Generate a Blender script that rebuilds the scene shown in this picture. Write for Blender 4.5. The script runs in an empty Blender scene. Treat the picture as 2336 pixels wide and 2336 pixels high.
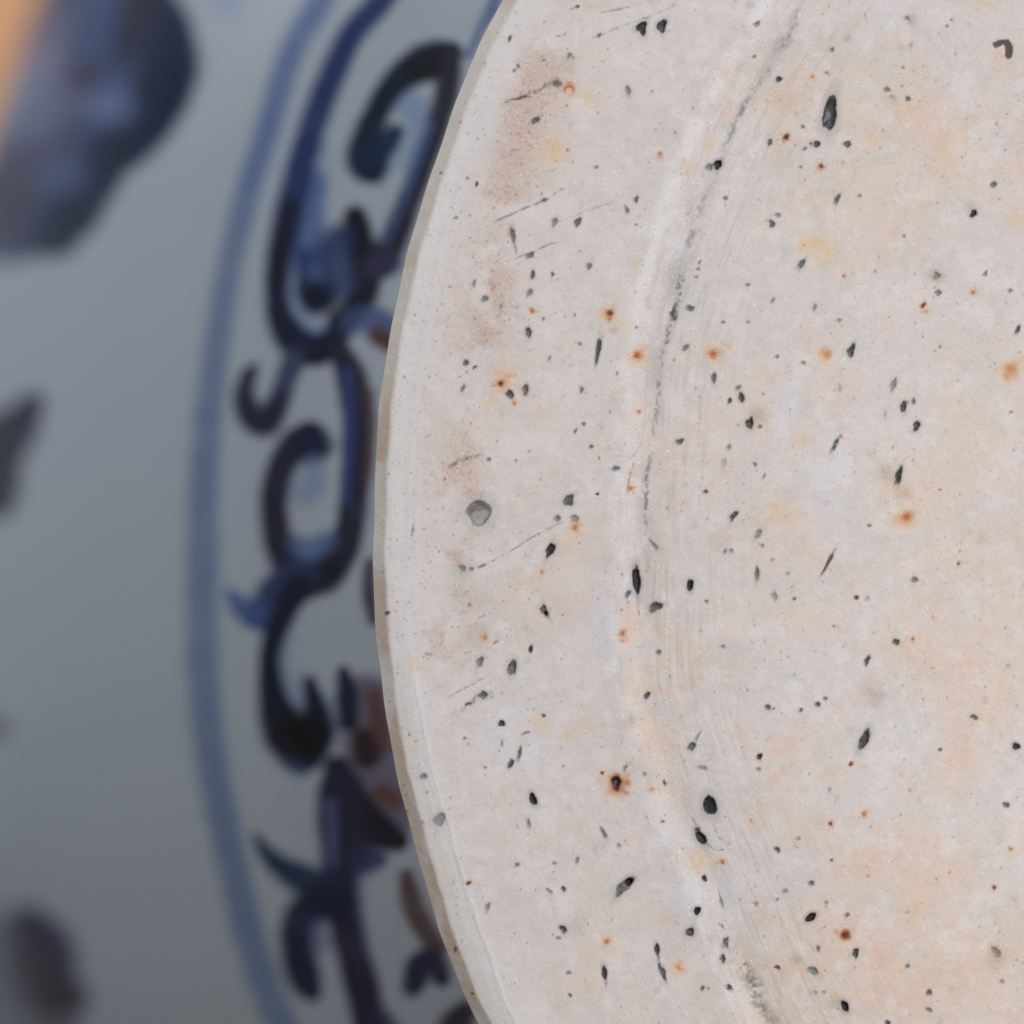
import bpy, math
import numpy as np

# ------------------------------------------------------------------ camera, world, lamps, exposure
MM = 0.001
S = 0.0235 * MM            # size of one photograph pixel on the foot plane
DIST = 0.45                # camera to foot plane
TABLE_R = 92.0 * MM        # widest radius of the jar = height of its axis over the table
AX_Z = TABLE_R
CX, CY = 3542.2, 1225.2    # foot centre in photograph pixels
CAM_Z = AX_Z + (CY - 1168) * S
AX_X = (CX - 1168) * S

scene = bpy.context.scene
cam_data = bpy.data.cameras.new("camera")
cam = bpy.data.objects.new("camera", cam_data)
scene.collection.objects.link(cam)
cam.location = (0, -DIST, CAM_Z)
cam.rotation_euler = (math.radians(90), 0, 0)
cam_data.sensor_width = 36
cam_data.lens = 36 * DIST / (2336 * S)
cam_data.clip_start = 0.01
cam_data.clip_end = 20
cam_data.dof.use_dof = True
cam_data.dof.focus_distance = DIST + 0.0004
cam_data.dof.aperture_fstop = cam_data.lens / 21.0
scene.camera = cam

world = bpy.data.worlds.new("World")
scene.world = world
world.use_nodes = True
bg = world.node_tree.nodes["Background"]
bg.inputs[0].default_value = (0.66, 0.71, 0.82, 1)
bg.inputs[1].default_value = 0.27


def area_lamp(name, loc, target, size, power, col):
    d = bpy.data.lights.new(name, 'AREA')
    d.shape = 'DISK'
    d.size = size
    d.energy = power
    d.color = col
    o = bpy.data.objects.new(name, d)
    scene.collection.objects.link(o)
    o.location = loc
    v = np.array(target) - np.array(loc)
    from mathutils import Vector
    o.rotation_euler = Vector(v).to_track_quat('-Z', 'Y').to_euler()
    return o


area_lamp("key_lamp", (0.50, -0.62, CAM_Z + 0.30), (0, 0, CAM_Z), 0.10, 5.9, (1.0, 0.96, 0.93))
area_lamp("window_lamp", (-0.75, -0.10, CAM_Z + 0.95), (0, 0, CAM_Z), 0.7, 8.0, (0.80, 0.94, 1.0))

scene.view_settings.view_transform = 'Standard'
scene.view_settings.look = 'None'
scene.view_settings.exposure = 0.0
scene.view_settings.gamma = 1.0
scene.render.engine = 'CYCLES'
scene.cycles.use_denoising = True

COL = scene.collection
rng = np.random.default_rng(11)


# ------------------------------------------------------------------ small numeric helpers
def lin(c):
    c = np.asarray(c, float) / 255.0
    return np.where(c <= 0.04045, c / 12.92, ((c + 0.055) / 1.055) ** 2.4)


def sstep(a, b, x):
    t = np.clip((x - a) / (b - a), 0, 1)
    return t * t * (3 - 2 * t)


def vnoise(x, y, seed):
    xi = np.floor(x).astype(np.int64)
    yi = np.floor(y).astype(np.int64)
    fx, fy = x - xi, y - yi
    fx = fx * fx * (3 - 2 * fx)
    fy = fy * fy * (3 - 2 * fy)

    def h(i, j):
        n = (i * 374761393 + j * 668265263 + seed * 974711) & 0xFFFFFFFF
        n = ((n ^ (n >> 13)) * 1274126177) & 0xFFFFFFFF
        n = ((n ^ (n >> 16)) * 2246822519) & 0xFFFFFFFF
        return ((n ^ (n >> 15)) & 0xFFFF) / 65535.0
    a = h(xi, yi) * (1 - fx) + h(xi + 1, yi) * fx
    b = h(xi, yi + 1) * (1 - fx) + h(xi + 1, yi + 1) * fx
    return a * (1 - fy) + b * fy


def fbm(x, y, scale, seed, octv=3, gain=0.5):
    s = 0.0
    amp, tot = 1.0, 0.0
    for k in range(octv):
        s = s + amp * vnoise(x / scale * 2 ** k + 17.3 * k, y / scale * 2 ** k - 9.1 * k, seed + k)
        tot += amp
        amp *= gain
    return s / tot


def crom(pts, n):
    """Catmull-Rom through rows of pts, n samples per span"""
    p = np.asarray(pts, float)
    p = np.vstack([2 * p[0] - p[1], p, 2 * p[-1] - p[-2]])
    out = []
    t = np.linspace(0, 1, n, endpoint=False)[:, None]
    for i in range(1, len(p) - 2):
        a, b, c, d = p[i - 1:i + 3]
        out.append(0.5 * (2 * b + (c - a) * t + (2 * a - 5 * b + 4 * c - d) * t ** 2 + (3 * b - a - 3 * c + d) * t ** 3))
    out.append(p[-2][None])
    return np.vstack(out)


# ------------------------------------------------------------------ materials
def new_mat(name):
    m = bpy.data.materials.new(name)
    m.use_nodes = True
    nt = m.node_tree
    return m, nt, nt.nodes["Principled BSDF"]


def node(nt, t, **kw):
    n = nt.nodes.new(t)
    for k, v in kw.items():
        setattr(n, k, v)
    return n


def biscuit_material():
    m, nt, p = new_mat("unglazed_biscuit")
    L = nt.links.new
    att = node(nt, 'ShaderNodeAttribute', attribute_name="Col")
    gl = node(nt, 'ShaderNodeAttribute', attribute_name="glint")
    tc = node(nt, 'ShaderNodeTexCoord')
    n1 = node(nt, 'ShaderNodeTexNoise')
    n1.inputs['Scale'].default_value = 11000
    n1.inputs['Detail'].default_value = 3
    n2 = node(nt, 'ShaderNodeTexNoise')
    n2.inputs['Scale'].default_value = 2600
    n2.inputs['Detail'].default_value = 4
    L(tc.outputs['Object'], n1.inputs['Vector'])
    L(tc.outputs['Object'], n2.inputs['Vector'])
    # fine grain in the clay colour
    mr = node(nt, 'ShaderNodeMapRange')
    mr.inputs[1].default_value = 0.25
    mr.inputs[2].default_value = 0.75
    mr.inputs[3].default_value = 0.93
    mr.inputs[4].default_value = 1.05
    L(n1.outputs['Fac'], mr.inputs[0])
    mul = node(nt, 'ShaderNodeVectorMath', operation='SCALE')
    L(att.outputs['Color'], mul.inputs[0])
    L(mr.outputs[0], mul.inputs['Scale'])
    L(mul.outputs[0], p.inputs['Base Color'])
    add = node(nt, 'ShaderNodeMath', operation='MULTIPLY_ADD')
    L(n2.outputs['Fac'], add.inputs[0])
    add.inputs[1].default_value = 1.6
    L(n1.outputs['Fac'], add.inputs[2])
    b = node(nt, 'ShaderNodeBump')
    b.inputs['Strength'].default_value = 0.38
    b.inputs['Distance'].default_value = 0.00003
    L(add.outputs[0], b.inputs['Height'])
    L(b.outputs[0], p.inputs['Normal'])
    r = node(nt, 'ShaderNodeMapRange')
    r.inputs[3].default_value = 0.62
    r.inputs[4].default_value = 0.22
    L(gl.outputs['Fac'], r.inputs[0])
    L(r.outputs[0], p.inputs['Roughness'])
    p.inputs['Specular IOR Level'].default_value = 0.35
    return m


def glaze_material():
    m, nt, p = new_mat("painted_glaze")
    L = nt.links.new
    att = node(nt, 'ShaderNodeAttribute', attribute_name="Col")
    tc = node(nt, 'ShaderNodeTexCoord')
    n = node(nt, 'ShaderNodeTexNoise')
    n.inputs['Scale'].default_value = 120
    L(tc.outputs['Object'], n.inputs['Vector'])
    b = node(nt, 'ShaderNodeBump')
    b.inputs['Strength'].default_value = 0.12
    b.inputs['Distance'].default_value = 0.0006
    L(n.outputs['Fac'], b.inputs['Height'])
    L(att.outputs['Color'], p.inputs['Base Color'])
    p.inputs['Roughness'].default_value = 0.22
    p.inputs['Coat Weight'].default_value = 0.12
    p.inputs['Specular IOR Level'].default_value = 0.32
    p.inputs['Coat Roughness'].default_value = 0.1
    L(b.outputs[0], p.inputs['Coat Normal'])
    return m


def plain_noise_material(name, c1, c2, scale, rough, stretch=(1, 1, 1)):
    m, nt, p = new_mat(name)
    L = nt.links.new
    tc = node(nt, 'ShaderNodeTexCoord')
    mp = node(nt, 'ShaderNodeMapping')
    mp.inputs['Scale'].default_value = stretch
    n = node(nt, 'ShaderNodeTexNoise')
    n.inputs['Scale'].default_value = scale
    n.inputs['Detail'].default_value = 6
    mx = node(nt, 'ShaderNodeMix', data_type='RGBA')
    mx.inputs[6].default_value = (*c1, 1)
    mx.inputs[7].default_value = (*c2, 1)
    L(tc.outputs['Object'], mp.inputs['Vector'])
    L(mp.outputs[0], n.inputs['Vector'])
    L(n.outputs['Fac'], mx.inputs[0])
    L(mx.outputs[2], p.inputs['Base Color'])
    p.inputs['Roughness'].default_value = rough
    return m


BISCUIT = biscuit_material()
GLAZE = glaze_material()
WOOD = plain_noise_material("table_wood", (0.07, 0.055, 0.045), (0.13, 0.10, 0.08), 9, 0.45, (1, 9, 1))
WALLMAT = plain_noise_material("grey_wall_paint", (0.36, 0.38, 0.42), (0.42, 0.44, 0.48), 5, 0.8)
ORANGE = plain_noise_material("orange_wood", (0.80, 0.36, 0.15), (0.86, 0.44, 0.20), 14, 0.55, (9, 9, 1))


def slab(name, lo, hi, mat):
    (x0, y0, z0), (x1, y1, z1) = lo, hi
    v = [(x, y, z) for x in (x0, x1) for y in (y0, y1) for z in (z0, z1)]
    f = [(0, 1, 3, 2), (4, 6, 7, 5), (0, 4, 5, 1), (2, 3, 7, 6), (0, 2, 6, 4), (1, 5, 7, 3)]
    me = bpy.data.meshes.new(name)
    me.from_pydata(v, [], f)
    me.materials.append(mat)
    o = bpy.data.objects.new(name, me)
    COL.objects.link(o)
    o["kind"] = "structure"
    return o


# ------------------------------------------------------------------ the setting: a table top and the orange wall behind
slab("table_top", (-0.7, -0.12, -0.03), (0.8, 0.52, 0.0), WOOD)
slab("wall", (-1.6, 0.66, -0.8), (1.6, 0.70, 1.6), WALLMAT)


def leaning_plank(name, foot, top, width, thick, ch, mat):
    """long plank with chamfered edges, standing on the table and leaning on the wall"""
    from mathutils import Vector
    a, b = Vector(foot), Vector(top)
    ax = (b - a).normalized()
    back = Vector((0, 1, 0))
    side = ax.cross(back).normalized()
    nor = side.cross(ax).normalized()
    w, t = width / 2, thick / 2
    sec = [(-w + ch, -t), (w - ch, -t), (w, -t + ch), (w, t - ch), (w - ch, t), (-w + ch, t), (-w, t - ch), (-w, -t + ch)]
    v = []
    for base, zcut in ((a, True), (b, False)):
        for (p, q) in sec:
            pt = base + side * p + nor * q
            if zcut:
                pt = pt - ax * (pt.z / ax.z)       # cut flush with the table top
            v.append(pt)
    f = [tuple(range(7, -1, -1)), tuple(range(8, 16))] + [(i, (i + 1) % 8, 8 + (i + 1) % 8, 8 + i) for i in range(8)]
    me = bpy.data.meshes.new(name)
    me.from_pydata([tuple(p) for p in v], [], f)
    me.materials.append(mat)
    o = bpy.data.objects.new(name, me)
    COL.objects.link(o)
    return o


plank = leaning_plank("wooden_plank", (0.12, 0.34, 0.0), (-0.43, 0.640, 0.55), 0.12, 0.016, 0.003, ORANGE)
plank["label"] = "orange wooden plank leaning blurred in the background behind the jar"
plank["category"] = "plank"


# ------------------------------------------------------------------ splitting one surface into its named parts
def grid_faces(nr, nc, off, wrap=False):
    i = np.arange(nr if wrap else nr - 1)[:, None]
    j = np.arange(nc - 1)[None, :]
    i2 = (i + 1) % nr
    q = np.stack([i * nc + j, i * nc + j + 1, i2 * nc + j + 1, i2 * nc + j], -1).reshape(-1, 4)
    return q + off


def vert_normals(co, quads):
    a, b, c, d = (co[quads[:, k]] for k in range(4))
    fn = np.cross(c - a, d - b)
    n = np.zeros_like(co)
    for k in range(4):
        for ax in range(3):
            n[:, ax] += np.bincount(quads[:, k], fn[:, ax], len(co))
    l = np.linalg.norm(n, axis=1, keepdims=True)
    return n / np.where(l > 0, l, 1)


def part_object(name, co, nrm, colr, quads, mat, parent, glint=None):
    used, inv = np.unique(quads.ravel(), return_inverse=True)
    me = bpy.data.meshes.new(name)
    nv, nf = len(used), len(quads)
    me.vertices.add(nv)
    me.vertices.foreach_set("co", np.ascontiguousarray(co[used], np.float32).ravel())
    me.loops.add(nf * 4)
    me.loops.foreach_set("vertex_index", inv.astype(np.int32).ravel())
    me.polygons.add(nf)
    me.polygons.foreach_set("loop_start", np.arange(0, nf * 4, 4, dtype=np.int32))
    me.update(calc_edges=True)
    me.shade_smooth()
    me.normals_split_custom_set_from_vertices(nrm[used].astype(np.float32))
    at = me.color_attributes.new("Col", 'FLOAT_COLOR', 'POINT')
    c4 = np.ones((nv, 4), np.float32)
    c4[:, :3] = colr[used]
    at.data.foreach_set("color", c4.ravel())
    if glint is not None:
        g = me.attributes.new("glint", 'FLOAT', 'POINT')
        g.data.foreach_set("value", glint[used].astype(np.float32))
    me.materials.append(mat)
    o = bpy.data.objects.new(name, me)
    COL.objects.link(o)
    o.parent = parent
    return o


jar = bpy.data.objects.new("porcelain_jar", None)
COL.objects.link(jar)
jar.empty_display_size = 0.02
jar.location = (AX_X, 0, 0)
jar["label"] = "blue and white porcelain jar lying on its side, speckled unglazed foot showing"
jar["category"] = "jar"
# all mesh coordinates below are given relative to (AX_X, 0, 0); y runs from the foot to the mouth

# ------------------------------------------------------------------ the foot: outline and layout in photograph pixels
R_FOOT = 2691.8
BEVEL = 27.0
R_RIDGE = 2146.0
Y0, Y1, X1 = -48.0, 2384.0, 2384.0


def edge_wobble(th):
    return 1.6 * np.sin(23 * th + 1.0) + 1.2 * np.sin(41 * th + 0.4) + 0.8 * np.sin(97 * th)


def edge_r(th):
    return R_FOOT + edge_wobble(th)


def edge_x(y):
    x = CX - np.sqrt(R_FOOT ** 2 - (y - CY) ** 2)
    for _ in range(2):
        th = np.arctan2(y - CY, x - CX)
        x = CX - np.sqrt(edge_r(th) ** 2 - (y - CY) ** 2)
    return x


XS, YS, QUADS = [], [], []
off = 0


def add_patch(X, Y):
    global off
    nr, nc = X.shape
    XS.append(X.ravel())
    YS.append(Y.ravel())
    QUADS.append(grid_faces(nr, nc, off))
    off += nr * nc


# the part in view, finely divided
yy = np.linspace(Y0, Y1, 1080)
uu = np.linspace(0, 1, 690)
ex = edge_x(yy)
add_patch(ex[:, None] + (X1 - ex)[:, None] * uu[None, :], np.repeat(yy[:, None], len(uu), 1))
# the rest of the disc, coarser
x2 = 2 * CX - X1
uc = np.concatenate([np.linspace(0, 0.02, 6)[:-1], np.linspace(0.02, 1, 150)])


def ring_patch(th, ix, iy):
    exx, eyy = CX + edge_r(th) * np.cos(th), CY + edge_r(th) * np.sin(th)
    add_patch(exx[:, None] + (ix - exx)[:, None] * uc, eyy[:, None] + (iy - eyy)[:, None] * uc)


tA = math.atan2(Y0 - CY, ex[0] - CX)       # upper left
tB = math.atan2(Y1 - CY, ex[-1] - CX)      # lower left
tA2, tB2 = -math.pi - tA, math.pi - tB     # mirrored on the right
n = 520
ring_patch(np.linspace(tA, tA2, n), np.linspace(X1, x2, n), np.full(n, Y0))
ring_patch(np.linspace(tA2, tB2, 260), np.full(260, x2), np.linspace(Y0, Y1, 260))
ring_patch(np.linspace(tB2, tB, n), np.linspace(x2, X1, n), np.full(n, Y1))
gx, gy = np.meshgrid(np.linspace(X1, x2, 240), np.linspace(Y0, Y1, 250))
add_patch(gx, gy)

X = np.concatenate(XS)
Y = np.concatenate(YS)
Q = np.concatenate(QUADS)
NV = len(X)
TH = np.arctan2(Y - CY, X - CX)
RR = np.hypot(X - CX, Y - CY)
RD = edge_r(TH) - RR                     # distance in from the rim
TL = np.where(TH < 0, TH + 2 * math.pi, TH) - math.pi      # 0 at the left, grows upward on the picture's left side
ARC = TL * R_FOOT


def arc_map(vals, axis_y):
    """value along the rim given at photograph heights, held constant outside"""
    return np.interp(Y, axis_y, vals)


# --- relief in millimetres, positive towards the viewer
H = np.zeros(NV)
bw = BEVEL + 5 * (fbm(ARC, ARC * 0, 160, 5, 3) - 0.5) + 3 * (fbm(ARC, RD, 30, 6, 2) - 0.5)
bev = np.clip((bw - RD) / BEVEL, 0, 1.3)
H -= 0.36 * bev
H -= 0.05 * sstep(70, 5, RD)
# knife-cut facet that widens towards the lower part of the rim
fac_w = np.interp(Y, [-100, 900, 1350, 1500, 1640, 1900, 2150, 2336, 2500], [34, 36, 44, 74, 78, 84, 86, 74, 70]) \
    + 9 * (fbm(ARC, ARC * 0, 70, 31, 3) - 0.5)
fac_d = np.interp(Y, [-100, 900, 1350, 1650, 2336, 2500], [0.02, 0.025, 0.04, 0.08, 0.10, 0.09])
fac = np.clip((fac_w - RD) / np.maximum(fac_w - BEVEL, 5), 0, 1)
H -= fac_d * fac
H += 0.018 * np.exp(-((RD - fac_w - 2) / 5.0) ** 2) * sstep(1350, 1700, Y)
# ridge and step to the shallow inner disc
rl = R_RIDGE + np.interp(Y, [0, 300, 700, 1050, 1290, 1550, 1900, 2060, 2330], [20, 14, 2, -14, -20, 0, -14, -20, 10]) \
    + 14 * (fbm(ARC, ARC * 0, 260, 41, 3) - 0.5)
g = RR - rl                               # positive on the foot ring
sharp = np.interp(Y, [-100, 100, 350, 650, 900, 1300, 1700, 2400], [0.8, 1.0, 1.0, 0.9, 0.6, 0.55, 0.6, 0.5])
H += 0.055 * sharp * np.exp(-(g / 30.0) ** 2)
H -= 0.13 * sharp * sstep(8, -46, g)
H -= 0.045 * np.exp(-((g + 66) / 26.0) ** 2) * (0.5 + fbm(ARC, g, 300, 44, 2))
H += 0.03 * sstep(-70, -190, g)
rin = np.clip(-g - 150, 0, None)
H -= 2.7 * (rin / 900.0) ** 2 / (1 + (rin / 1500.0) ** 2)
# turning marks
tm = fbm(g * 1.0 + 9 * fbm(ARC, g, 500, 52, 2), ARC / 22.0, 9, 51, 3)
H += (tm - 0.5) * (0.006 + 0.014 * np.exp(-((g + 130) / 130.0) ** 2) + 0.006 * np.exp(-((RD - 60) / 40.0) ** 2))
H += 0.05 * (fbm(X, Y, 210, 61, 3) - 0.5) + 0.012 * (fbm(X, Y, 26, 63, 3) - 0.5)

# --- clay colour
C = np.tile(np.array([207.5, 199.6, 195.0]), (NV, 1))


def over(c, a):
    global C
    C += (np.array(c, float) - C) * np.clip(a, 0, 1)[:, None]


def blob(x, y, r, sx=1.0):
    return np.exp(-(((X - x) / (r * sx)) ** 2 + ((Y - y) / r) ** 2))


n_big = fbm(X, Y, 330, 71, 4, 0.6)
n_mid = fbm(X, Y, 95, 75, 4, 0.6)
n_fin = fbm(X, Y, 22, 79, 3, 0.6)
inner = sstep(10, -120, g)
reg = 0.22 + 0.42 * inner
for (x, y, r, w, sx) in [(1990, 1960, 360, 1.0, 1.0), (2200, 330, 260, .55, 1.1), (2250, 2250, 260, .9, 1), (1560, 1500, 120, .6, .7),
                         (1720, 260, 120, .5, 1), (1250, 1330, 110, .5, 1), (1480, 1640, 130, .5, .6), (1640, 1480, 150, .3, 1),
                         (1330, 1230, 60, .4, .8), (1545, 620, 70, .5, .5), (1930, 300, 200, .25, 1), (2100, 2080, 200, .4, 1),
                         (1460, 1750, 90, .45, .6), (1430, 1450, 70, .5, .4), (1900, 1420, 200, .3, 1)]:
    reg = reg + w * blob(x, y, r, sx)
peach = np.clip(reg, 0, 1.2) * sstep(0.36, 0.66, 0.55 * n_big + 0.45 * n_mid)
over((213, 192, 175), 0.78 * peach)
over((217, 180, 158), 0.34 * peach * sstep(0.50, 0.72, n_mid) * sstep(0.4, 0.6, fbm(X, Y, 60, 91, 2)))
blue = 0.25 * np.ones(NV)
for (x, y, r, w, sx) in [(1375, 1420, 75, .9, .7), (1370, 1100, 100, .5, .8), (1560, 2050, 130, .8, .7), (1800, 930, 60, .8, .5),
                         (1900, 1100, 120, .6, 1), (2260, 990, 80, .7, 1), (2010, 60, 130, .6, 1.2), (2320, 1800, 80, .7, .6),
                         (1540, 560, 50, .6, .4), (1180, 1660, 120, .4, 1), (2060, 1690, 90, .5, 1.2), (1900, 360, 60, .5, 1)]:
    blue = blue + w * blob(x, y, r, sx)
over((204, 205, 216), 0.60 * np.clip(blue, 0, 1) * sstep(0.42, 0.62, 0.5 * fbm(X, Y, 170, 95, 3) + 0.5 * n_mid + 0.05))
over((190, 186, 181), 0.22 * sstep(0.5, 0.75, fbm(X, Y, 140, 97, 4)))
C *= (1 + 0.045 * (n_fin - 0.5) + 0.022 * (fbm(X, Y, 8, 99, 2) - 0.5))[:, None]
over((216, 213, 214), 0.45 * sstep(0.52, 0.74, fbm(X, Y, 48, 141, 4, .65)))
over((186, 180, 176), 0.22 * sstep(0.54, 0.74, fbm(X, Y, 36, 145, 4, .65)))
# streaks left by the turning tool, strongest beside the ridge
st = fbm(g + 12 * fbm(ARC, g, 420, 102, 2), ARC / 18.0, 7, 101, 3)
win = np.exp(-((g + 110) / 120.0) ** 2)
over((150, 147, 146), win * (0.20 * sstep(0.55, 0.78, st)))
over((222, 219, 219), win * 0.22 * sstep(0.56, 0.8, fbm(g + 12 * fbm(ARC, g, 420, 102, 2), ARC / 16.0, 6, 111, 3)))
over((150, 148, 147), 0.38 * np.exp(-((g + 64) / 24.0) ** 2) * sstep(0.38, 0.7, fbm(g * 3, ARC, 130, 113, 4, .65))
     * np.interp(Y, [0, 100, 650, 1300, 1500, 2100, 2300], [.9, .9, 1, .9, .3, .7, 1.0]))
over((232, 230, 233), 0.50 * sharp * np.exp(-((g - 8) / 20.0) ** 2) * sstep(0.3, 0.6, fbm(g * 2, ARC, 60, 115, 3)))  # bright line of light along the ridge crest, painted into the colour
# rubbed brown dust on the outer half of the ring
band = np.exp(-((RD - 185 - 30 * np.sin(ARC / 260.0)) / 62.0) ** 2)
patch = sstep(0.44, 0.62, 0.6 * fbm(ARC, RD * 1.2, 190, 121, 3) + 0.4 * fbm(ARC, RD, 45, 123, 3))
fade = np.interp(Y, [-100, 150, 450, 480, 660, 780, 960, 1050, 1350, 1560, 1650, 2400], [.5, .9, .9, .35, .9, .9, .3, .7, 1, .4, .05, .05])
dust = band * patch * fade
over((187, 160, 146), 0.62 * dust)
over((160, 118, 100), 0.5 * dust * sstep(0.62, 0.8, fbm(X, Y, 6, 125, 2)))
# pale rubbed edge with arcs, then the bevel
pale = sstep(125, 75, RD) * sstep(20, 34, RD)
over((207, 206, 207), 0.5 * pale)
over((193, 190, 184), 0.7 * fac * (RD > BEVEL) * sstep(1300, 1700, Y))
over((188, 186, 184), 0.22 * pale * sstep(0.5, 0.72, fbm(RD, ARC / 50.0, 8, 131, 2)))
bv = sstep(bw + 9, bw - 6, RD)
over((192, 181, 172), bv)  # beige stain of the edge, with some of its shading in the tone
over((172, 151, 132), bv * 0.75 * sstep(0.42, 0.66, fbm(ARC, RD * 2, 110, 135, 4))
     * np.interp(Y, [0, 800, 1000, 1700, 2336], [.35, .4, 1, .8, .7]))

# ------------------------------------------------------------------ specks, pits, scratches and rust (crop origin, then x, y in the enlarged crop)
Z = 768 / 1932.0
DARK, RUST, TAN, YEL, ORA = (64, 66, 69), (172, 84, 36), (150, 128, 104), (214, 178, 132), (216, 176, 148)
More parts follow.
